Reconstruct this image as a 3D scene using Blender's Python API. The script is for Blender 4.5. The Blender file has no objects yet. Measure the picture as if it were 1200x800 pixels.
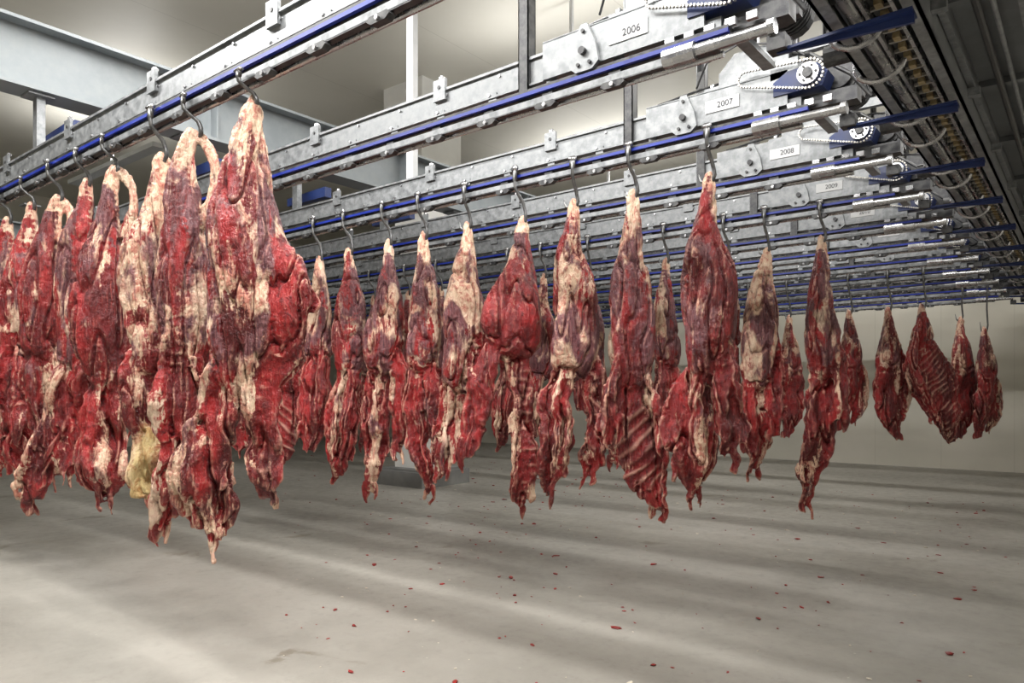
import bpy, bmesh, math, random
from mathutils import Vector, noise, kdtree, Matrix
random.seed(7)
sc = bpy.context.scene
try:
    sc.view_settings.view_transform = 'Standard'
except Exception: pass
TH = math.radians(38.7)
EYE = 1.5
RAILY = [2.08 + 1.17*i for i in range(12)]

# ---------------------------------------------------------------- materials
def newmat(name):
    m = bpy.data.materials.new(name); m.use_nodes = True
    nt = m.node_tree; b = nt.nodes['Principled BSDF']
    return m, nt, b
def N(nt, t, **k):
    n = nt.nodes.new(t)
    for a, v in k.items():
        if a in n.inputs.keys(): n.inputs[a].default_value = v
        else: setattr(n, a, v)
    return n
def L(nt, a, b): nt.links.new(a, b)
def mathn(nt, op, a, b=None, clamp=False):
    n = nt.nodes.new('ShaderNodeMath'); n.operation = op; n.use_clamp = clamp
    for i, v in enumerate((a, b)):
        if v is None: continue
        if isinstance(v, (int, float)): n.inputs[i].default_value = v
        else: L(nt, v, n.inputs[i])
    return n.outputs[0]
def mixc(nt, f, a, b):
    n = nt.nodes.new('ShaderNodeMix'); n.data_type = 'RGBA'
    for i, v in ((0, f), (6, a), (7, b)):
        if isinstance(v, tuple): n.inputs[i].default_value = (*v, 1)
        elif isinstance(v, (int, float)): n.inputs[i].default_value = v
        else: L(nt, v, n.inputs[i])
    return n.outputs[2]
def noisen(nt, vec, scale, detail=4, rough=.55, dist=0.0):
    n = N(nt, 'ShaderNodeTexNoise'); n.inputs['Scale'].default_value = scale
    n.inputs['Detail'].default_value = detail; n.inputs['Roughness'].default_value = rough
    n.inputs['Distortion'].default_value = dist
    L(nt, vec, n.inputs['Vector']); return n.outputs['Fac']
def mapr(nt, v, a, b, c=0., d=1.):
    n = nt.nodes.new('ShaderNodeMapRange'); n.interpolation_type = 'SMOOTHSTEP'
    L(nt, v, n.inputs[0])
    for i, x in enumerate((a, b, c, d)): n.inputs[i+1].default_value = x
    return n.outputs[0]
def bumpn(nt, b, h, s, d=.01):
    n = nt.nodes.new('ShaderNodeBump'); n.inputs['Strength'].default_value = s; n.inputs['Distance'].default_value = d
    L(nt, h, n.inputs['Height']); L(nt, n.outputs[0], b.inputs['Normal'])

def simple(name, c1, c2, metal, rough, scale=8, bump=0.):
    m, nt, b = newmat(name)
    tc = N(nt, 'ShaderNodeTexCoord')
    f = noisen(nt, tc.outputs['Object'], scale, 4, .65)
    f2 = mapr(nt, f, .3, .7)
    L(nt, mixc(nt, f2, c1, c2), b.inputs['Base Color'])
    b.inputs['Metallic'].default_value = metal
    r = mapr(nt, f, .3, .7, rough*.8, min(1, rough*1.25)); L(nt, r, b.inputs['Roughness'])
    if bump: bumpn(nt, b, f, bump)
    return m
M_GALV = simple('galvanised_steel', (.15,.157,.165), (.30,.31,.32), .45, .42, 16)
M_STEEL = simple('stainless_steel', (.34,.34,.35), (.50,.50,.51), .85, .27, 10)
M_DARK = simple('dark_steel', (.03,.03,.034), (.09,.09,.09), .6, .4, 20)
M_HOOK = simple('hook_steel', (.10,.10,.105), (.22,.22,.22), .8, .35, 20)
M_BLUE = simple('blue_plastic', (.01,.02,.20), (.015,.035,.29), 0, .35, 6)
M_BLUEP = simple('blue_paint', (.008,.016,.075), (.012,.028,.115), 0, .4, 5)
M_WHITE = simple('white_plate', (.48,.49,.50), (.56,.56,.57), 0, .4, 3)
M_CHAIN = simple('chain_steel', (.30,.28,.25), (.55,.53,.5), .7, .35, 30)
M_BRASS = simple('greased_link', (.25,.18,.08), (.42,.34,.2), .4, .5, 30)
M_PAINT = simple('beam_paint', (.18,.20,.215), (.24,.26,.27), .1, .5, 4)
M_SLAB = simple('deck_underside', (.11,.115,.12), (.18,.19,.195), .2, .6, 5)
M_TEXT = simple('black_ink', (.02,.02,.03), (.02,.02,.03), 0, .5)
MATS = [M_GALV, M_STEEL, M_DARK, M_BLUE, M_BLUEP, M_WHITE, M_CHAIN, M_BRASS, M_PAINT, M_SLAB, M_HOOK]
GALV, STEEL, DARK, BLUE, BLUEP, WHITE, CHAIN, BRASS, PAINT, SLAB, HOOKM = range(11)

# floor
m, nt, b = newmat('sealed_concrete'); M_FLOOR = m
tc = N(nt, 'ShaderNodeTexCoord'); v = tc.outputs['Object']
big = noisen(nt, v, .5, 4, .6); fine = noisen(nt, v, 9, 7, .7)
col = mixc(nt, mapr(nt, big, .35, .65), (.235,.222,.197), (.315,.298,.268))
col = mixc(nt, mapr(nt, fine, .5, .8, 0, .55), col, (.16,.148,.125))
stn = noisen(nt, v, 1.3, 6, .6, .6)
col = mixc(nt, mapr(nt, stn, .64, .70, 0, .55), col, (.12,.10,.065))
vo = N(nt, 'ShaderNodeTexVoronoi'); vo.inputs['Scale'].default_value = 5.; L(nt, v, vo.inputs['Vector'])
col = mixc(nt, mapr(nt, vo.outputs['Distance'], .02, .045, .6, 0), col, (.52,.5,.45))
L(nt, col, b.inputs['Base Color'])
L(nt, mapr(nt, fine, .3, .7, .32, .5), b.inputs['Roughness'])
bumpn(nt, b, fine, .05)

def wallmat(name, c1, c2, seam, axis, width):
    m, nt, b = newmat(name)
    tc = N(nt, 'ShaderNodeTexCoord'); v = tc.outputs['Object']
    f = noisen(nt, v, .8, 4, .5)
    col = mixc(nt, mapr(nt, f, .3, .7), c1, c2)
    s = N(nt, 'ShaderNodeSeparateXYZ'); L(nt, v, s.inputs[0])
    q = mathn(nt, 'FRACT', mathn(nt, 'DIVIDE', s.outputs[axis], width))
    line = mathn(nt, 'LESS_THAN', q, .012/width)
    col = mixc(nt, mathn(nt, 'MULTIPLY', line, .35), col, seam)
    L(nt, col, b.inputs['Base Color']); b.inputs['Roughness'].default_value = .5
    return m
M_CEIL = wallmat('ceiling_panel', (.71,.69,.62), (.76,.74,.67), (.4,.38,.33), 'X', 2.4)
M_WALL = wallmat('wall_panel', (.56,.54,.47), (.64,.61,.54), (.4,.38,.33), 'X', 1.2)
M_WALLY = wallmat('wall_panel_side', (.56,.54,.47), (.64,.61,.54), (.4,.38,.33), 'Y', 1.2)
M_COL = simple('white_column_paint', (.80,.80,.78), (.86,.86,.84), 0, .5, 2)
M_PLINTH = simple('plinth_concrete', (.17,.17,.17), (.23,.23,.22), 0, .6, 4)

# meat
def meatmat():
    m, nt, b = newmat('raw_beef')
    tc = N(nt, 'ShaderNodeTexCoord'); oi = N(nt, 'ShaderNodeObjectInfo')
    add = nt.nodes.new('ShaderNodeVectorMath'); add.operation = 'ADD'
    sc_ = mathn(nt, 'MULTIPLY', oi.outputs['Random'], 37.)
    L(nt, tc.outputs['Object'], add.inputs[0]); L(nt, sc_, add.inputs[1])
    def mp(s):
        k = N(nt, 'ShaderNodeMapping'); k.inputs['Scale'].default_value = s
        L(nt, add.outputs[0], k.inputs['Vector']); return k.outputs[0]
    at = N(nt, 'ShaderNodeAttribute'); at.attribute_name = 'mt'
    s = N(nt, 'ShaderNodeSeparateColor'); L(nt, at.outputs['Color'], s.inputs[0])
    fat, dark, bone = s.outputs[0], s.outputs[1], s.outputs[2]
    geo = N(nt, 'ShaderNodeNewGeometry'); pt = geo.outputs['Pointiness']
    nA = noisen(nt, mp((1,1,.40)), 7.5, 7, .66, .8)      # fat patches
    nB = noisen(nt, mp((1,1,.3)), 5, 3, .55, .6)        # lean tone
    nC = noisen(nt, mp((1,1,.09)), 75, 3, .6, .2)       # fibres
    nD = noisen(nt, mp((1,1,.42)), 5, 5, .6, .5)      # membrane
    nE = noisen(nt, mp((1,1,.6)), 26, 5, .72, .4)        # blotches
    lean = mixc(nt, mapr(nt, nB, .34, .66), (.080,.003,.005), (.31,.012,.014))
    lean = mixc(nt, mapr(nt, nC, .5, .78, 0, .5), lean, (.52,.10,.08))
    lean = mixc(nt, mapr(nt, nE, .51, .67, 0, .7), lean, (.035,.001,.003))
    fatc = mixc(nt, mapr(nt, nE, .42, .62), (.71,.51,.36), (.44,.15,.105))
    fatc = mixc(nt, mapr(nt, nB, .45, .7, 0, .6), fatc, (.75,.60,.46))
    purp = mixc(nt, mapr(nt, nC, .35, .7), (.070,.016,.024), (.21,.075,.078))
    a = mathn(nt, 'ADD', nD, mathn(nt, 'MULTIPLY', mathn(nt, 'SUBTRACT', dark, .5), .45))
    skin = mixc(nt, mapr(nt, a, .45, .54), fatc, purp)
    a2 = mathn(nt, 'ADD', nA, mathn(nt, 'MULTIPLY', mathn(nt, 'SUBTRACT', fat, .5), .6))
    a2 = mathn(nt, 'ADD', a2, mathn(nt, 'MULTIPLY', mathn(nt, 'SUBTRACT', nC, .5), .28))
    fm = mapr(nt, a2, .475, .56)
    col = mixc(nt, fm, lean, skin)
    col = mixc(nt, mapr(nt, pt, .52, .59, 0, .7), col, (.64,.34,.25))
    col = mixc(nt, mapr(nt, pt, .40, .487, .85, 0), col, (.09,.002,.004))  # creases darkened in the base colour, painting in cavity shade
    col = mixc(nt, bone, col, (.62,.34,.26))
    col = mixc(nt, mathn(nt, 'SUBTRACT', 1., at.outputs['Alpha'], True), col, mixc(nt, mapr(nt, nE, .4, .65), (.66,.52,.24), (.48,.28,.10)))
    L(nt, col, b.inputs['Base Color'])
    L(nt, mapr(nt, nE, .3, .7, .24, .46), b.inputs['Roughness'])
    b.inputs['Specular IOR Level'].default_value = .5
    h = mathn(nt, 'ADD', nC, mathn(nt, 'MULTIPLY', nE, 1.6))
    bumpn(nt, b, h, 1.0, .017)
    return m
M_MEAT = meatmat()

# ---------------------------------------------------------------- mesh builder
class MB:
    def __init__(s): s.v = []; s.f = []; s.m = []
    def box(s, x0, x1, y0, y1, z0, z1, m=0):
        o = len(s.v)
        for z in (z0, z1):
            for x, y in ((x0,y0),(x1,y0),(x1,y1),(x0,y1)): s.v.append((x,y,z))
        for f in ((0,3,2,1),(4,5,6,7),(0,1,5,4),(1,2,6,5),(2,3,7,6),(3,0,4,7)):
            s.f.append([o+i for i in f]); s.m.append(m)
    def prism(s, pts, axis, a0, a1, m=0):
        o = len(s.v); n = len(pts)
        for a in (a0, a1):
            for p, q in pts:
                s.v.append({'x':(a,p,q),'y':(p,a,q),'z':(p,q,a)}[axis])
        s.f.append([o+i for i in range(n)]); s.m.append(m)
        s.f.append([o+n+i for i in reversed(range(n))]); s.m.append(m)
        for i in range(n):
            j = (i+1) % n
            s.f.append([o+i, o+n+i, o+n+j, o+j]); s.m.append(m)
    def cyl(s, c, axis, l, r, m=0, n=16, r2=None):
        r2 = r if r2 is None else r2
        c = Vector(c); ax = {'x':Vector((1,0,0)),'y':Vector((0,1,0)),'z':Vector((0,0,1))}[axis]
        s.tube([c, c+ax*l], [r, r2], m, n)
    def tube(s, pts, rs, m=0, n=8, closed=False):
        pts = [Vector(p) for p in pts]
        if isinstance(rs, (int, float)): rs = [rs]*len(pts)
        o = len(s.v); K = len(pts); up = None
        for i, p in enumerate(pts):
            if closed: t = (pts[(i+1) % K]-pts[i-1]).normalized()
            else: t = (pts[min(i+1, K-1)]-pts[max(i-1, 0)]).normalized()
            if up is None:
                up = Vector((0,0,1)) if abs(t.z) < .9 else Vector((0,1,0))
            a = t.cross(up)
            if a.length < 1e-4: a = t.cross(Vector((1,0,0)))
            a.normalize(); bb = a.cross(t).normalized(); up = bb
            for k in range(n):
                an = 2*math.pi*k/n
                s.v.append(tuple(p+a*math.cos(an)*rs[i]+bb*math.sin(an)*rs[i]))
        R = K if closed else K-1
        for i in range(R):
            for k in range(n):
                k2 = (k+1) % n; i2 = (i+1) % K
                s.f.append([o+i*n+k, o+i*n+k2, o+i2*n+k2, o+i2*n+k]); s.m.append(m)
        if not closed:
            s.f.append([o+k for k in reversed(range(n))]); s.m.append(m)
            s.f.append([o+(K-1)*n+k for k in range(n)]); s.m.append(m)
    def mesh(s, name, mats=None, smooth=False):
        me = bpy.data.meshes.new(name); me.from_pydata(s.v, [], s.f)
        for mm in (mats or MATS): me.materials.append(mm)
        me.polygons.foreach_set('material_index', s.m)
        bm = bmesh.new(); bm.from_mesh(me); bmesh.ops.recalc_face_normals(bm, faces=bm.faces); bm.to_mesh(me); bm.free()
        if smooth:
            me.polygons.foreach_set('use_smooth', [True]*len(me.polygons))
        me.update(); return me
def obj(name, me, loc=(0,0,0), rot=0., parent=None):
    o = bpy.data.objects.new(name, me); o.location = loc; o.rotation_euler = (0,0,rot)
    sc.collection.objects.link(o)
    if parent: o.parent = parent
    return o
def boxobj(name, x0, x1, y0, y1, z0, z1, mat):
    b = MB(); b.box(x0, x1, y0, y1, z0, z1, 0); return obj(name, b.mesh(name, [mat]))

# ---------------------------------------------------------------- room
X0, X1, Y0, Y1, H = -21., 4.5, -4.5, 16.6, 6.5
boxobj('floor', X0-.2, X1+.2, Y0-.2, Y1+.2, -.2, 0, M_FLOOR)
boxobj('ceiling', X0-.2, X1+.2, Y0-.2, Y1+.2, H, H+.2, M_CEIL)
boxobj('wall_back', X0, X1, Y1, Y1+.2, 0, H, M_WALL)
boxobj('wall_front', X0, X1, Y0-.2, Y0, 0, H, M_WALL)
boxobj('wall_left', X0-.2, X0, Y0, Y1, 0, H, M_WALLY)
boxobj('wall_right', X1, X1+.2, Y0, Y1, 0, H, M_WALLY)

# column with plinth and wide head
b = MB(); cx, cy = -8.73, 8.52
b.box(cx-.32, cx+.32, cy-.32, cy+.32, .2, 4.9, 0)
b.box(cx-.45, cx+.45, cy-.45, cy+.45, 4.9, H, 0)
b.prism([(cx-.55,cy-.55),(cx+.55,cy-.55),(cx+.55,cy+.55),(cx-.55,cy+.55)], 'z', 0, .24, 1)
b.box(cx-.5, cx+.5, cy-.5, cy+.5, .24, .28, 1)
obj('column', b.mesh('column', [M_COL, M_PLINTH]))

# ---------------------------------------------------------------- steel I-beams across
def ibeam(name, X, zb, zt, mat=PAINT, hw=.13):
    b = MB()
    b.box(X-hw, X+hw, Y0+.02, Y1-.02, zt-.025, zt, mat)
    b.box(X-hw, X+hw, Y0+.02, Y1-.02, zb, zb+.025, mat)
    b.box(X-.012, X+.012, Y0+.02, Y1-.02, zb+.02, zt-.02, mat)
    y = Y0+1
    while y < Y1:
        b.box(X-hw+.01, X+hw-.01, y, y+.012, zb+.02, zt-.02, mat); y += 2.34
    return obj(name, b.mesh(name))
ibeam('steel_i_beam', -6.4, EYE+2.3, EYE+2.82)
ibeam('steel_i_beam', -14., EYE+2.3, EYE+2.82)

# ---------------------------------------------------------------- one conveyor rail
def rail_mesh(i):
    b = MB(); Z = EYE; xl = -20.5; xe = -1.45
    b.box(xl, xe, -.005, .0, Z+1.71, Z+1.87, GALV)
    b.box(xl, xe, -.02, -.005, Z+1.855, Z+1.87, GALV)
    b.box(xl, xe, -.02, -.005, Z+1.71, Z+1.722, GALV)
    b.box(xl, xe, -.005, .055, Z+1.865, Z+1.871, GALV)
    b.box(xl, xe, -.005, .055, Z+1.709, Z+1.715, GALV)
    b.box(xl, xe, .09, .13, Z+1.69, Z+1.73, STEEL)
    b.box(xl, xe+.15, -.06, .03, Z+1.657, Z+1.672, DARK)
    b.box(xl, xe+.15, -.065, -.045, Z+1.636, Z+1.655, BLUE)
    b.box(xl, xe+.15, .02, .035, Z+1.634, Z+1.655, BLUE)
    b.box(xl, xe+.15, -.04, .015, Z+1.63, Z+1.652, DARK)
    b.box(xl, xe+.1, -.055, -.045, Z+1.575, Z+1.612, GALV)
    b.box(xl, xe+.1, -.055, -.02, Z+1.570, Z+1.578, DARK)
    b.cyl((xl, 0.01, Z+1.575), 'x', xe+.1-xl, .016, STEEL, 10)
    x = -1.9
    k = 0
    while x > xl:
        b.box(x-.03, x+.03, -.012, -.004, Z+1.60, Z+1.74, GALV)
        b.box(x-.035, x+.035, -.05, .05, Z+1.612, Z+1.630, DARK)
        b.prism([(x-.07, Z+1.552), (x-.045, Z+1.535), (x+.045, Z+1.535), (x+.07, Z+1.552), (x+.055, Z+1.57), (x-.055, Z+1.57)], 'y', -.075, -.035, DARK)
        b.cyl((x, -.085, Z+1.552), 'y', .02, .012, STEEL, 8)
        b.cyl((x-.02, -.026, Z+1.73), 'y', .022, .010, STEEL, 8)
        b.cyl((x+.05, -.014, Z+1.83), 'y', .012, .009, STEEL, 8)
        if k % 3 == 0:
            b.box(x-.05, x+.05, -.026, -.006, Z+1.80, Z+1.93, GALV)
            b.cyl((x, -.03, Z+1.88), 'y', .02, .012, DARK, 8)
            b.cyl((x, 0, Z+1.90), 'z', .06, .010, GALV, 8)
            b.cyl((x, 0, Z+1.935), 'z', .016, .02, STEEL, 6)
        k += 1
        x -= .42
    posts = [(-6.4, EYE+2.3, GALV), (-10.2, EYE+2.3, GALV), (-14., EYE+2.3, GALV)]
    if i > 0: posts.append((-2.5, H-.01, DARK))
    if i == 2: posts.append((-4.7, H-.01, WHITE))
    for xp, top, mm in posts:
        if xp == -2.5:
            b.box(xp-.035, xp-.028, -.03, .04, Z+1.60, top, GALV)
            b.box(xp-.035, xp+.035, .034, .04, Z+1.60, top, DARK)
            b.box(xp+.028, xp+.035, -.03, .04, Z+1.60, top, DARK)
            b.box(xp-.035, xp+.035, -.03, -.024, Z+1.60, Z+2.6, DARK)
        else:
            b.box(xp-.04, xp+.04, .01, .07, Z+1.72, top, mm)
        b.box(xp-.09, xp+.09, -.06, .12, top-.02, top-.003, mm)
    b.prism([(-6.75, Z+1.99), (-6.1, Z+1.99), (-6.1, Z+2.09), (-6.75, Z+2.07)], 'y', .16, .24, BLUEP)
    # drive end
    b.box(-2.35, -1.42, -.05, -.035, Z+1.70, Z+1.90, GALV)
    b.box(-2.35, -1.42, -.05, .08, Z+1.895, Z+1.905, GALV)
    b.prism([(-1.85, Z+1.9), (-1.42, Z+1.9), (-1.42, Z+2.03), (-1.52, Z+2.10), (-1.75, Z+2.10), (-1.85, Z+2.0)], 'y', -.03, -.015, GALV)
    b.box(-1.80, -1.46, -.015, .12, Z+2.06, Z+2.07, GALV)
    b.box(-1.80, -1.46, .115, .12, Z+1.9, Z+2.07, DARK)
    b.prism([(-2.16, Z+1.70), (-2.14, Z+1.80), (-2.09, Z+1.91), (-2.05, Z+1.91), (-2.0, Z+1.80), (-1.98, Z+1.70), (-2.02, Z+1.665), (-2.12, Z+1.665)], 'y', -.075, -.052, GALV)
    for dx, dz in ((-2.07, 1.87), (-2.10, 1.70), (-2.03, 1.70)):
        b.cyl((dx, -.088, Z+dz), 'y', .014, .010, DARK, 8)
    b.cyl((-2.07, -.10, Z+1.765), 'y', .03, .020, DARK, 12)
    b.cyl((-1.62, -.05, Z+1.60), 'x', .16, .045, STEEL, 16)
    b.cyl((-1.46, -.05, Z+1.60), 'x', .36, .030, STEEL, 16, .024)
    b.cyl((-1.12, -.05, Z+1.60), 'x', .03, .036, STEEL, 16)
    b.box(-1.60, -1.35, -.02, .06, Z+1.64, Z+1.74, GALV)
    for q in range(5): b.box(-1.62+q*.1, -1.57+q*.1, -.055, -.03, Z+1.665, Z+1.70, STEEL)
    b.prism([(-1.50, Z+1.76), (-1.22, Z+1.76), (-1.19, Z+1.84), (-1.25, Z+1.90), (-1.42, Z+1.89), (-1.50, Z+1.84)], 'y', -.06, .08, BLUEP)
    b.prism([(-1.52, Z+1.86), (-1.36, Z+1.88), (-1.36, Z+1.97), (-1.52, Z+1.97)], 'y', -.05, .10, GALV)
    b.cyl((-1.29, -.10, Z+1.835), 'y', .05, .062, STEEL, 24)
    b.cyl((-1.29, -.115, Z+1.835), 'y', .02, .028, DARK, 16)
    for q in range(6):
        an = q*math.pi/3
        b.cyl((-1.29+.045*math.cos(an), -.108, Z+1.835+.045*math.sin(an)), 'y', .01, .007, DARK, 6)
    b.cyl((-1.18, .10, Z+1.87), 'y', .36, .085, DARK, 18)
    for q in range(10): b.cyl((-1.18, .13+q*.03, Z+1.87), 'y', .012, .108, DARK, 18)
    b.cyl((-1.18, .44, Z+1.87), 'y', .05, .10, DARK, 16)
    b.box(-1.26, -1.10, .2, .34, Z+1.96, Z+2.03, DARK)
    b.box(-1.40, -1.05, .0, .10, Z+1.66, Z+1.74, DARK)
    b.box(-1.34, -1.28, .05, .5, Z+1.66, Z+1.69, GALV)
    b.box(-1.75, -.98, .14, .19, Z+2.07, Z+2.13, GALV)
    b.box(-1.10, -1.05, .14, .19, Z+1.72, Z+2.10, DARK)
    b.box(-1.48, -1.44, .05, .10, Z+1.62, Z+2.08, DARK)
    b.tube([(-1.5,.16,Z+2.10),(-1.3,.0,Z+1.98),(-1.08,-.02,Z+1.80),(-.98,.02,Z+1.66)], .012, DARK, 8)
    A = Vector((-1.29, -.085, Z+1.835)); B = Vector((-1.66, -.085, Z+1.90)); ra, rb = .082, .045
    path = []
    d = (A-B).normalized(); ang = math.atan2(d.z, d.x)
    for q in range(13):
        t = ang-math.pi/2+math.pi*q/12; path.append(A+Vector((math.cos(t)*ra, 0, math.sin(t)*ra)))
    for q in range(9):
        t = ang+math.pi/2+math.pi*q/8; path.append(B+Vector((math.cos(t)*rb, 0, math.sin(t)*rb)))
    path.append(path[0]); prev = path[0]
    for p in path[1:]:
        seg = (p-prev).length; nst = max(1, int(seg/.018))
        for q in range(nst):
            c = prev.lerp(p, q/nst)
            b.cyl((c.x, c.y-.008, c.z), 'y', .018, .0075, CHAIN, 6)
        prev = p
    b.prism([(-1.10, -.015), (-.56, -.05), (-.56, .05), (-1.10, .02)], 'z', Z+1.50, Z+1.512, BLUEP)
    b.prism([(-1.10, Z+1.495), (-.56, Z+1.465), (-.56, Z+1.50), (-1.10, Z+1.52)], 'y', -.008, .008, BLUEP)
    b.box(-1.13, -1.05, -.05, .03, Z+1.50, Z+1.565, DARK)
    b.tube([(-2.0,-.03,Z+1.95),(-1.9,-.1,Z+2.06),(-1.7,-.08,Z+2.13),(-1.45,-.02,Z+2.08),(-1.3,.05,Z+1.96)], .007, DARK, 6)
    b.tube([(-2.3,.02,Z+1.93),(-2.0,.05,Z+1.97),(-1.6,.12,Z+2.02),(-1.25,.2,Z+2.03),(-.9,.22,Z+1.95)], .008, DARK, 6)
    return b.mesh('conveyor_rail')
RM = [rail_mesh(0), rail_mesh(1), rail_mesh(2)]
plate = MB(); plate.box(-.11, .11, -.004, 0, -.038, .038, WHITE); plate_me = plate.mesh('number_plate')
for i, y in enumerate(RAILY):
    r = obj('conveyor_rail', RM[0] if i == 0 else (RM[2] if i == 2 else RM[1]), (0, y, 0))
    p = obj('number_plate', plate_me, (-1.82, -.052, EYE+1.80), parent=r)
    cu = bpy.data.curves.new('plate_number', 'FONT'); cu.body = str(2005+i); cu.size = .052
    cu.align_x = 'CENTER'; cu.align_y = 'CENTER'; cu.materials.append(M_TEXT); cu.extrude = .0005
    t = bpy.data.objects.new('plate_number', cu); t.rotation_euler = (math.pi/2, 0, 0); t.location = (0.02, -.006, 0)
    sc.collection.objects.link(t); t.parent = p

# ---------------------------------------------------------------- transfer conveyor along Y
b = MB(); Z = EYE; ya, yb = -3.5, 16.2
b.box(-.90, -.885, ya, yb, Z+1.56, Z+1.68, GALV)
b.box(-.90, -.84, ya, yb, Z+1.56, Z+1.568, GALV)
b.cyl((-.80, ya, Z+1.60), 'y', yb-ya, .028, STEEL, 14)
b.box(-.74, -.66, ya, yb, Z+1.62, Z+1.66, DARK)
b.box(-.76, -.745, ya, yb, Z+1.58, Z+1.66, STEEL)
b.box(-.655, -.64, ya, yb, Z+1.58, Z+1.66, STEEL)
b.box(-.62, -.56, ya, yb, Z+1.58, Z+1.59, GALV)
b.box(-.575, -.56, ya, yb, Z+1.58, Z+1.75, GALV)
b.box(-.90, -.56, ya, yb, Z+1.70, Z+1.715, DARK)
y = ya+.05
while y < yb:
    b.box(-.715, -.685, y, y+.05, Z+1.595, Z+1.622, BRASS); b.box(-.74, -.66, y+.055, y+.07, Z+1.60, Z+1.615, CHAIN); y += .12
for y in RAILY:
    for dy in (0.18, .62):
        pts = [(-.82+.11*math.cos(a), y+dy, Z+1.60+.09*math.sin(a)) for a in [math.pi*(.75+k*.11) for k in range(12)]]
        b.tube(pts, .014, STEEL, 8)
    b.box(-.95, -.5, y+.35, y+.40, Z+1.655, Z+1.70, GALV)
    b.box(-.9, -.86, y-.05, y+.05, Z+1.66, Z+2.0, GALV)
    b.cyl((-1.02, y+.45, Z+1.62), 'x', .12, .05, DARK, 14)
b.box(-.54, 1.6, ya, yb, Z+1.80, Z+1.86, SLAB)
b.box(-.56, -.53, ya, yb, Z+1.72, Z+1.92, GALV)
b.box(-.27, -.24, ya, yb, Z+1.74, Z+1.80, GALV)
b.cyl((-.42, ya, Z+1.75), 'y', yb-ya, .018, DARK, 10)
b.cyl((-.36, ya, Z+1.76), 'y', yb-ya, .012, GALV, 10)
y = ya+.3
while y < yb:
    b.box(-.53, 1.6, y, y+.05, Z+1.765, Z+1.80, SLAB); y += 1.17
obj('transfer_conveyor', b.mesh('transfer_conveyor'))

# wire mesh guard
b = MB(); xx = -.93
z = Z+1.78
while z < Z+2.42:
    b.box(xx-.003, xx+.003, 2.2, 16.0, z-.003, z+.003, WHITE); z += .06
y = 2.2
while y < 16.0:
    b.box(xx-.003, xx+.003, y-.003, y+.003, Z+1.78, Z+2.42, WHITE); y += .06
for y in (2.2, 5.4, 8.9, 12.4, 15.9): b.box(xx-.02, xx+.02, y-.02, y+.02, Z+1.76, Z+2.45, GALV)
obj('wire_mesh_guard', b.mesh('wire_mesh_guard'))

# ---------------------------------------------------------------- meat hooks
def hook_mesh(hh):
    b = MB()
    b.box(-.020, .020, -.096, -.080, .04, .130, HOOKM)
    b.cyl((-.030,-.088,.112), 'x', .060, .015, STEEL, 10)
    b.tube([(0,-.088,.11),(0,-.090,.05),(0,-.085,0),(0,-.05,-hh*.22),(.004,-.012,-hh*.42),(.014,0,-hh*.7),
            (.020,0,-hh*.88),(.004,0,-hh*1.05),(-.034,0,-hh*1.11),(-.072,0,-hh*1.02),(-.088,0,-hh*.78)],
           [.011,.012,.0125,.013,.013,.013,.013,.0125,.011,.009,.004], HOOKM, 10)
    return b.mesh('meat_hook', smooth=True)
HOOK = hook_mesh(.20)

# ---------------------------------------------------------------- beef pieces
KR = {'leg': .9, 'cut': .5, 'flap': .36, 'spine': .6, 'prong': .9, 'rib': .32, 'suet': .5}
KFAT = {'leg': .645, 'cut': .17, 'flap': .46, 'spine': .15, 'prong': .68, 'rib': .30, 'suet': .9}
KDARK = {'leg': .51, 'cut': .3, 'flap': .32, 'spine': .3, 'prong': .24, 'rib': .25, 'suet': 0}
LEGF = {'P1': (.05,.02), 'P2': (-.06,.0), 'P3': (.06,-.08), 'P4': (-.07,.03), 'P5': (-.02,0), 'P6': (-.03,.04), 'Q1': (.04,.08), 'Q2': (-.06,-.05), 'Q3': (.05,.04),
        'Q4': (-.10,0), 'Q5': (.07,-.02), 'Q6': (.05,.06), 'R1': (.06,.08), 'R2': (.03,-.08)}
def catmull(P, n=6):
    out = []
    for i in range(len(P)-1):
        p0 = P[max(i-1, 0)]; p1 = P[i]; p2 = P[i+1]; p3 = P[min(i+2, len(P)-1)]
        for k in range(n):
            t = k/n
            out.append(tuple(.5*((2*b_)+(-a_+c_)*t+(2*a_-5*b_+4*c_-d_)*t*t+(-a_+3*b_-3*c_+d_)*t**3) for a_, b_, c_, d_ in zip(p0, p1, p2, p3)))
    out.append(P[-1]); return out
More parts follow.
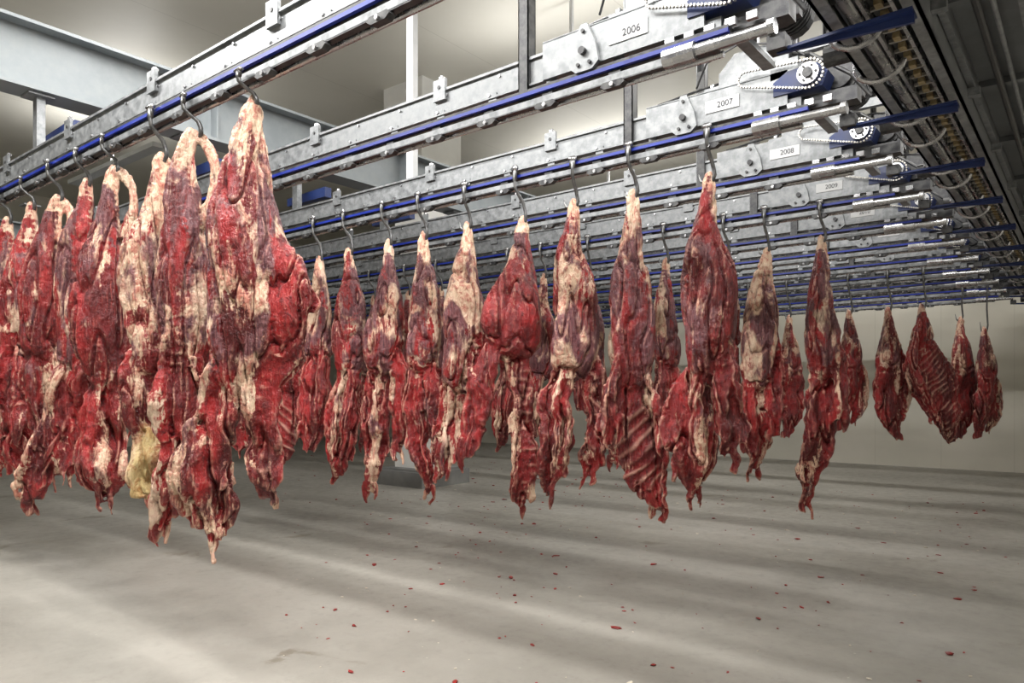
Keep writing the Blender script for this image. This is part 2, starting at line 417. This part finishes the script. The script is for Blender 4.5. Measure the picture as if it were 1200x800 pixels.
def piece_mesh(key, hx, ht, s, limbs, vox=.011, seed=0):
    """limbs in image pixels, made relative to the hook point, s = pixels per metre"""
    rnd = random.Random(seed); V = []; F = []; info = []
    small = min(1., s/130); lf, ld_ = LEGF.get(key, (0, 0))
    def tube(P, kind, y0, ratio, n=14, fo=0.):
        pts = catmull(P); o = len(V); K = len(pts)
        for i, p in enumerate(pts):
            a = pts[max(i-1, 0)]; c = pts[min(i+1, K-1)]
            tx, tz = c[0]-a[0], c[1]-a[1]; l = math.hypot(tx, tz) or 1
            nx, nz = -tz/l, tx/l
            r = max(p[2], .006); yy = p[3]+y0
            for k in range(n):
                an = 2*math.pi*k/n
                cr = math.cos(an)*r
                V.append((p[0]+nx*cr, yy+math.sin(an)*max(r*ratio, .013), p[1]+nz*cr))
                info.append((kind, i/K, r, fo))
        for i in range(K-1):
            for k in range(n):
                k2 = (k+1) % n
                F.append((o+i*n+k, o+i*n+k2, o+(i+1)*n+k2, o+(i+1)*n+k))
        F.append(tuple(o+k for k in reversed(range(n)))); F.append(tuple(o+(K-1)*n+k for k in range(n)))
    first = True
    for kind, pts in limbs:
        yo = {'leg': 0, 'cut': -.06, 'flap': rnd.uniform(-.03, .05), 'spine': -.03, 'prong': 0, 'rib': -.03, 'suet': -.09}[kind]
        P = [((u-hx)/s, -(v-ht)/s, r/s, 0.) for u, v, r in pts]
        if kind == 'suet':
            tube(P, kind, yo, .5, 14); continue
        if kind in ('leg', 'prong'):
            if kind == 'leg':
                p = P[-1]; P.append((p[0]+rnd.uniform(-.03, .03), p[1]-.13, p[2]*.25, 0))
            if first:
                p = P[0]; P[0] = (p[0], p[1], p[2]*.62, 0)
                P[1] = (P[1][0], P[1][1], P[1][2]*.80, 0)
                P[2] = (P[2][0], P[2][1], P[2][2]*.92, 0)
                P.insert(0, (p[0]+.008, p[1]+.035, p[2]*.25, 0))
                tube([(p[0]-.012, p[1]+.01, .012, -.01), (p[0]-.020, p[1]-.05, p[2]*.52, -.012), (p[0]-.010, p[1]-.13, p[2]*.32, -.01)], 'prong', 0, .9, 10)
                tube([(p[0]+.020, p[1]-.01, .010, .0), (p[0]+.030, p[1]-.07, p[2]*.36, -.01), (p[0]+.03, p[1]-.2, .013, -.015), (p[0]+.018, p[1]-.3, .011, -.03)], 'prong', 0, .9, 10)
            first = False
            tube(P, kind, yo, KR[kind], 18)
            if kind == 'leg' and len(P) > 4:
                for q in range(6):
                    i0 = rnd.randint(1, max(1, len(P)-4)); sub = P[i0:i0+4]; dx = (-.5, .45, .05, -.3, .3, -.1)[q]+rnd.uniform(-.1, .1)
                    S = [(p[0]+dx*p[2], p[1], p[2]*(.5 if 0 < j < len(sub)-1 else .18), -p[2]*(.55 if q < 3 else .35)) for j, p in enumerate(sub)]
                    if len(S) > 2: tube(S, 'leg', 0, .8, 12, rnd.choice((-.38, .05, .12, -.2)))
        else:
            P = [(p[0], p[1], p[2]*.96, rnd.uniform(-.02, .02)) for p in P]
            P[0] = (P[0][0], P[0][1]+.03, P[0][2]*.6, P[0][3])
            tube(P, kind, yo, KR[kind], 16)
            nst = 5 if kind not in ('spine', 'rib') else 2
            for q in range(nst):
                dx = ((-.85, -.45, 0, .45, .85) if nst == 5 else (-.95, .95))[q]+rnd.uniform(-.12, .12); fy = rnd.uniform(-.7, .3); e = rnd.uniform(-.04, .04)
                S = [(p[0]+dx*p[2]*.8+rnd.uniform(-.012, .012), p[1]+(e if j == len(P)-1 else 0), p[2]*rnd.uniform(.14, .30)+.005, p[3]+fy*p[2]+rnd.uniform(-.018, .018)) for j, p in enumerate(P)]
                tube(S, rnd.choice(('cut', 'flap', kind)) if nst == 5 else 'flap', yo, .8, 10, rnd.uniform(-.25, .25))
            for q in range(7):
                j = rnd.randint(1, len(P)-1); p = P[j]; sg = rnd.choice((-1, 1)); ln = rnd.uniform(.05, .14)*small
                x = p[0]+sg*p[2]*rnd.uniform(.5, 1.0); y_ = rnd.uniform(-.04, .04); w_ = rnd.uniform(.018, .04)*small
                tube([(x, p[1]+.06, w_, y_), (x+sg*.015, p[1]-ln*.4, w_*.9, y_*1.3), (x+sg*rnd.uniform(-.02, .03), p[1]-ln, .010, y_*1.5)], rnd.choice(('cut', 'flap')), yo, .4, 8, rnd.uniform(-.25, .25))
    me = bpy.data.meshes.new('tmp'); me.from_pydata(V, [], F)
    bm = bmesh.new(); bm.from_mesh(me); bmesh.ops.recalc_face_normals(bm, faces=bm.faces); bm.to_mesh(me); bm.free()
    o = bpy.data.objects.new('tmp', me); sc.collection.objects.link(o)
    md = o.modifiers.new('r', 'REMESH'); md.mode = 'VOXEL'; md.voxel_size = vox
    sm = o.modifiers.new('s', 'SMOOTH'); sm.iterations = 2; sm.factor = .5
    dg = bpy.context.evaluated_depsgraph_get()
    nm = bpy.data.meshes.new_from_object(o.evaluated_get(dg)); nm.name = 'beef_quarter'
    bpy.data.objects.remove(o); bpy.data.meshes.remove(me)
    kd = kdtree.KDTree(len(V))
    for i, v in enumerate(V): kd.insert(v, i)
    kd.balance()
    ca = nm.color_attributes.new('mt', 'FLOAT_COLOR', 'POINT')
    sv = Vector((seed*3.1, seed*1.7, seed*2.3)); cols = []; newco = []
    slant = 1. if seed % 2 else -1.
    for vt in nm.vertices:
        co = vt.co.copy(); acc = [0, 0]; w = 0; mr = 0; lw = 0; sw = 0; rw = 0; uw = 0
        for c, i, d in kd.find_n(co, 5):
            ww = 1/(d+.01); k_, t_, r_, fo = info[i]
            f_ = KFAT[k_]+fo; d_ = KDARK[k_]
            if k_ == 'leg': f_ += lf-.20*max(0, t_-.45)*1.8; d_ += ld_
            if k_ not in ('leg', 'prong'): lw += ww
            if k_ == 'spine': sw += ww
            if k_ == 'rib': rw += ww
            if k_ == 'suet': uw += ww
            acc[0] += f_*ww; acc[1] += d_*ww; w += ww; mr += r_*ww
        f, dk, mr, lw, sw, rw, uw = acc[0]/w, acc[1]/w, mr/w, lw/w, sw/w, rw/w, uw/w
        bone = 0.; sp = 0
        if sw > .5:
            sp = co.z*2*math.pi/.06+4*noise.noise(co*4+sv)
            if vt.normal.y < -.1:
                bone = max(0, math.sin(sp))**2*.5*max(0, min(1, .2+2.4*noise.noise(co*13+sv)))
        elif rw > .5:
            sp = (co.z*.8+slant*co.x*.75)*2*math.pi/.078+4.0*noise.noise(co*4+sv)
            bone = max(0, math.sin(sp))**1.5*.6*max(.0, min(1, .35+2.2*noise.noise(co*8+sv)))
        if co.z > -.12: f = min(1, f+.12); dk *= .5
        q = Vector((co.x*7, co.y*7, co.z*2.6))+sv
        n1 = noise.noise(q); n2 = noise.noise(Vector((co.x*10, co.y*10, co.z*2.2))+sv*1.3); n3 = noise.noise(Vector((co.x*30, co.y*30, co.z*14))+sv)
        n4 = noise.noise(co*60+sv)
        am = min(1., mr/.08)
        low = 1.0+.8*lw
        if rw > .5: low = .6
        disp = (.018*n1*low - .034*(1-min(1, abs(n2)*5.5))**2*low)*am + .0065*n3*low + .0035*n4
        if sw > .5: disp += .003*math.sin(sp)
        elif rw > .5: disp += .005*math.sin(sp)
        wx = (noise.noise(Vector((co.x*2.5, 3.3, co.z*4.0))+sv)*.03 + noise.noise(Vector((co.x*6, 9.3, co.z*13))+sv)*.016)*lw*small
        wy = noise.noise(Vector((co.x*6, 7.3, co.z*5))+sv)*.05*lw*small
        newco.append(co+vt.normal*disp+Vector((wx, wy, 0)))
        cols.extend((max(0, min(1, f)), dk, bone, 1-uw*.9))
    for vt, c in zip(nm.vertices, newco): vt.co = c
    ca.data.foreach_set('color', cols)
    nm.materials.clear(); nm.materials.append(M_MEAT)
    nm.polygons.foreach_set('use_smooth', [True]*len(nm.polygons))
    nm.update(); return nm

PIECES = {}
D = {  # hook points, limb points and radii in image pixels, scale in pixels per metre
'P1': (297,110,229,[('leg',[(297,114,10),(296,128,18),(294,160,20),(290,200,27),(286,240,37),(290,285,44),(302,325,48),(302,360,46),(292,400,36),(280,440,26)]),
   ('leg',[(270,260,16),(268,320,26),(272,380,26),(276,430,20)]),
   ('cut',[(318,290,16),(340,320,30),(342,350,31),(334,385,28),(318,420,22)]),
   ('spine',[(348,360,20),(332,405,26),(314,450,22),(308,500,20),(311,545,20),(315,578,10)]),
   ('flap',[(282,400,28),(264,450,28),(247,500,30),(238,550,33),(246,592,32),(258,624,10)])]),
'P2': (235,150,210,[('leg',[(224,155,9),(219,185,13),(217,230,19),(218,280,26),(217,330,30),(220,380,30),(222,425,22)]),
   ('prong',[(226,156,7),(240,163,7),(252,185,6),(255,212,6),(246,245,8),(232,275,9)]),
   ('cut',[(215,370,22),(217,430,24),(214,470,28),(222,510,26)]),
   ('flap',[(226,490,26),(228,530,36),(212,565,30),(196,590,20),(186,612,7)])]),
'P3': (192,178,198,[('leg',[(188,183,8),(186,210,12),(182,245,16),(172,290,24),(168,330,26),(172,380,24),(176,430,22)]),
   ('prong',[(190,184,6),(200,192,5),(205,215,5),(202,245,6),(192,270,7)]),
   ('flap',[(168,380,22),(174,430,26),(180,480,28),(182,530,26),(178,566,15)]),
   ('suet',[(186,500,12),(184,530,20),(180,560,18),(176,578,8)]),
   ('cut',[(200,420,18),(206,480,18),(200,540,16),(192,585,16),(196,614,6)])]),
'P4': (138,196,181,[('leg',[(134,200,9),(131,225,13),(128,265,18),(122,315,27),(122,360,30),(124,405,28),(126,445,20)]),
   ('prong',[(136,201,7),(149,208,6),(157,226,5),(157,248,6),(146,280,8)]),
   ('flap',[(130,425,18),(126,470,24),(122,515,28),(128,555,26),(126,582,8)])]),
'P5': (103,210,171,[('leg',[(102,214,9),(99,245,12),(92,290,19),(86,340,20),(88,390,18),(90,425,18)]),
   ('flap',[(92,400,14),(90,445,22),(76,490,24),(58,530,22),(44,568,18),(32,592,6)]),('cut',[(104,430,12),(100,480,20),(88,530,18),(82,548,8)])]),
'P6': (70,230,161,[('leg',[(66,234,9),(60,262,13),(52,310,20),(50,360,22),(46,405,20)]),
   ('prong',[(68,235,6),(79,244,5),(82,262,5),(74,290,7)]),
   ('flap',[(48,390,18),(50,440,22),(54,490,26),(64,530,22),(68,556,7)])]),
'P7': (40,238,152,[('leg',[(38,242,9),(34,272,13),(26,320,19),(22,370,21),(22,415,18)]),
   ('cut',[(22,400,16),(24,450,24),(32,500,24),(40,540,16),(38,562,5)])]),
'P8': (10,256,143,[('leg',[(8,260,8),(6,290,12),(2,340,17),(0,390,17)]),
   ('flap',[(2,380,15),(4,440,20),(8,490,20),(4,545,8)])]),
'Q1': (831,204,183,[('leg',[(831,208,8),(830,235,12),(828,270,18),(828,310,28),(830,350,33),(832,390,30),(828,430,24)]),
   ('flap',[(822,420,20),(812,460,26),(808,500,29),(812,540,27),(816,580,7)]),
   ('cut',[(838,410,20),(846,450,18),(854,495,15),(848,530,9)])]),
'Q2': (740,221,171,[('leg',[(740,225,8),(740,250,11),(739,290,17),(737,330,24),(738,370,26),(740,410,22),(744,445,18)]),
   ('rib',[(742,430,18),(746,475,25),(748,520,29),(755,560,24),(768,592,6)]),
   ('cut',[(726,420,12),(716,460,13),(710,495,12),(708,518,5)])]),
'Q3': (672,234,161,[('leg',[(673,238,8),(671,262,11),(668,300,18),(672,345,26),(676,385,27),(670,425,24)]),
   ('flap',[(664,420,18),(654,465,20),(650,510,22),(644,548,17),(640,576,5)]),
   ('rib',[(686,410,14),(697,450,14),(700,495,14),(692,535,13),(689,556,5)])]),
'Q4': (612,255,152.5,[('leg',[(613,258,8),(611,280,12),(610,310,18),(604,350,29),(600,380,34),(603,408,30)]),
   ('cut',[(582,400,16),(568,440,15),(558,485,15),(550,520,12),(548,536,5)]),
   ('spine',[(600,405,22),(612,445,16),(613,490,15),(616,535,17),(610,575,14),(606,592,5)])]),
'Q5': (548,261,143,[('leg',[(548,265,8),(547,290,12),(545,330,19),(545,370,25),(543,410,23),(538,440,18)]),
   ('flap',[(540,430,18),(536,470,24),(530,505,22),(522,530,12),(520,552,5)]),('cut',[(560,400,12),(562,450,14),(558,500,10)])]),
'Q6': (497,274,136,[('leg',[(496,278,8),(497,310,12),(498,350,19),(498,390,20),(495,425,17)]),
   ('flap',[(494,420,15),(490,465,15),(488,510,15),(497,545,11),(502,576,4)]),('cut',[(505,430,12),(512,480,12),(518,525,13),(516,555,5)])]),
'Q7': (455,281,130,[('leg',[(455,285,7),(455,312,10),(455,350,18),(452,390,23),(449,425,18)]),
   ('flap',[(448,420,16),(440,470,18),(438,520,15),(433,572,5)]),('cut',[(464,410,12),(471,455,14),(468,500,11),(464,528,5)])]),
'Q8': (410,291,124,[('leg',[(408,295,7),(410,322,11),(412,360,18),(410,400,19),(409,430,16)]),
   ('flap',[(408,425,16),(403,480,23),(399,525,20),(396,556,5)])]),
'Q9': (375,301,119,[('leg',[(375,305,7),(375,330,11),(375,370,16),(375,410,18)]),
   ('cut',[(374,405,16),(372,450,20),(368,500,17),(366,528,5)])]),
'R1': (962,276,132,[('leg',[(962,280,7),(962,310,11),(961,350,16),(962,390,20),(962,430,15)]),
   ('flap',[(962,420,14),(964,465,20),(960,510,20),(952,550,13),(948,592,4)]),('cut',[(974,400,9),(980,440,10),(978,490,9)])]),
'R2': (898,289,126,[('leg',[(900,293,7),(897,320,13),(893,355,19),(890,400,21),(890,440,18)]),
   ('flap',[(889,430,18),(888,475,21),(890,520,18),(888,550,6)]),('spine',[(903,390,12),(907,430,10),(908,470,10),(906,510,7)])]),
'S1': (1082,354,85,[('leg',[(1080,357,5),(1081,375,8),(1080,395,12)]),
   ('rib',[(1076,390,13),(1082,418,23),(1092,445,29),(1104,478,21),(1114,518,5)]),('flap',[(1068,400,8),(1066,430,8),(1078,460,9),(1094,490,5)])]),
'S2': (1040,358,83,[('leg',[(1039,361,5),(1040,380,8),(1039,405,12),(1037,430,12)]),
   ('cut',[(1036,420,12),(1033,450,14),(1038,485,13),(1048,512,4)]),('spine',[(1046,405,8),(1053,435,9),(1056,465,8),(1052,492,4)])]),
'S3': (995,360,80,[('leg',[(994,363,5),(995,385,8),(996,410,12),(996,430,11)]),
   ('cut',[(992,420,10),(990,450,12),(986,478,10),(982,500,4)]),('flap',[(1003,415,9),(1008,445,10),(1005,475,8),(1000,492,4)])]),
}
for n, k in enumerate(D):
    hx, ht, s, lm = D[k]
    vox = .008 if k in ('P1','P2','P3','P4') else (.0095 if k[0] in 'PQ' else .0125)
    PIECES[k] = piece_mesh(k, hx, ht, s, lm, vox, n+1)

def place(key, x, rail, ztop, rot=0., mir=1, sc_=1.):
    y = RAILY[rail]
    o = obj('beef_quarter', PIECES[key], (x, y-.0, EYE+ztop), TH+rot)
    o.scale = (mir*sc_, sc_, sc_)
    h = obj('meat_hook', HOOK, (x+.02, y, EYE+1.56), random.uniform(-.35, .35))
    zt = EYE+ztop-.04; need = (EYE+1.56)-zt
    h.scale = (1, 1, max(.5, need/.20))
R1X = dict(P1=(-3.36,1.53),P2=(-3.91,1.48),P3=(-4.32,1.42),P4=(-4.95,1.46),P5=(-5.39,1.46),P6=(-5.87,1.43),P7=(-6.40,1.46),P8=(-6.93,1.43))
for k,(x,z) in R1X.items(): place(k, x, 0, min(z, 1.47)+(.04 if k=='P1' else 0))
for k, x in (('P4',-7.45),('P2',-7.95),('P5',-8.5),('P1',-9.1),('P6',-9.6)): place(k, x, 0, 1.44, random.uniform(-.3,.3), 1)
R3X = dict(Q1=(-1.93,1.40),Q2=(-2.48,1.39),Q3=(-2.97,1.40),Q4=(-3.44,1.345),Q5=(-4.01,1.39),Q6=(-4.51,1.37),Q7=(-4.96,1.375),Q8=(-5.50,1.36),Q9=(-5.97,1.34))
for k,(x,z) in R3X.items(): place(k, x, 2, z)
for k, x in (('Q2',-6.5),('Q5',-7.0),('P5',-7.5),('Q1',-8.1),('P6',-8.6),('Q3',-9.2),('Q7',-9.8)): place(k, x, 2, 1.37, random.uniform(-.4,.4), random.choice((-1,1)))
place('R1', -1.90, 4, 1.39); place('R2', -2.40, 4, 1.35)
for k, x in (('Q9',-2.78),('Q6',-3.42),('Q7',-3.85),('Q5',-4.35),('Q3',-4.95),('Q8',-5.45),('Q2',-6.0),('Q6',-6.6),('Q1',-7.2),('Q7',-7.9)): place(k, x, 4, 1.36, random.uniform(-.4,.4), random.choice((-1,1)), .93)
place('S1', -1.87, 8, 1.24); place('S2', -2.3, 8, 1.22); place('S3', -2.82, 8, 1.22); place('S2', -3.7, 8, 1.2, .3, -1)
for k, x in (('S3',-4.3),('S1',-5.0),('S2',-5.8),('S3',-6.6)): place(k, x, 8, 1.2, random.uniform(-.4,.4))
place('S2', -1.72, 10, 1.24, .2, -1, 1.05); place('S3', -1.38, 10, 1.05, .1)

# ---------------------------------------------------------------- scraps on the floor
def scraps(name, n, mat, seed, smin, smax):
    rnd = random.Random(seed); bm = bmesh.new()
    for _ in range(n):
        y = rnd.uniform(1.6, 12); x = rnd.uniform(-1.5*y, .3*y) if rnd.random() < .5 else rnd.uniform(-1.2*y, -.1*y)
        r = rnd.uniform(smin, smax)*rnd.uniform(.3, 1)*(1+.04*y); sx = rnd.uniform(.6, 2.2); an = rnd.uniform(0, 6.28)
        res = bmesh.ops.create_icosphere(bm, subdivisions=1, radius=r)
        for v in res['verts']:
            v.co += v.co.normalized()*rnd.uniform(-.4, .5)*r
            px, py = v.co.x*sx, v.co.y
            v.co = Vector((px*math.cos(an)-py*math.sin(an)+x, px*math.sin(an)+py*math.cos(an)+y, max(.0, v.co.z*.45+r*.3)+.001))
    me = bpy.data.meshes.new(name); bm.to_mesh(me); bm.free(); me.materials.append(mat); return obj(name, me)
scraps('meat_scraps', 480, simple('scrap_red', (.15,.006,.006), (.32,.02,.015), 0, .4), 3, .006, .018)
scraps('fat_scraps', 320, simple('scrap_fat', (.55,.47,.38), (.65,.6,.52), 0, .5), 5, .005, .011)

# ---------------------------------------------------------------- lights
def strip(x, y, z, lx, power, up=0., col=(1,.985,.955), wy=.12):
    hb = MB(); hb.box(-lx/2-.04, lx/2+.04, -wy/2-.03, wy/2+.03, .01, .08, WHITE)
    hb.box(-.02, .02, -.02, .02, .08, H-z-.005, WHITE)
    o = obj('fluorescent_fixture', hb.mesh('fluorescent_fixture'), (x, y, z))
    for pw, rx, zz in ((power, 0, 0), (up, math.pi, .09)):  # second, upward light is an added fill to brighten the ceiling
        if pw <= 0: continue
        ld = bpy.data.lights.new('lamp_or_ceiling_fill', 'AREA'); ld.shape = 'RECTANGLE'; ld.size = lx; ld.size_y = wy
        ld.energy = pw; ld.color = col
        l = bpy.data.objects.new('lamp_or_ceiling_fill', ld); l.rotation_euler = (rx, 0, 0); l.location = (0, 0, zz)
        sc.collection.objects.link(l); l.parent = o
for y, p, up, xs in ((.5, 270, 60, (-6.5,-3,.5)), (3.05, 150, 35, (-5.5,-2,1.5)), (7.7, 85, 30, (-5.2,-1.6,2)), (12.4, 90, 55, (-7.5,-3,1.5)), (5.4, 75, 60, (-13,))):
    for x in xs: strip(x, y, 5.3, 3.2, p*(1.25 if x > .4 else 1), up)
w = bpy.data.worlds.new('World'); sc.world = w; w.use_nodes = True
w.node_tree.nodes['Background'].inputs[0].default_value = (.9,.93,1,1); w.node_tree.nodes['Background'].inputs[1].default_value = .3

# ---------------------------------------------------------------- camera
cd = bpy.data.cameras.new('camera'); cd.sensor_width = 36; cd.lens = 854/1200*36; cd.shift_y = .05; cd.clip_end = 100
cam = bpy.data.objects.new('camera', cd); cam.location = (0, 0, EYE); cam.rotation_euler = (math.pi/2, 0, TH)
sc.collection.objects.link(cam); sc.camera = cam
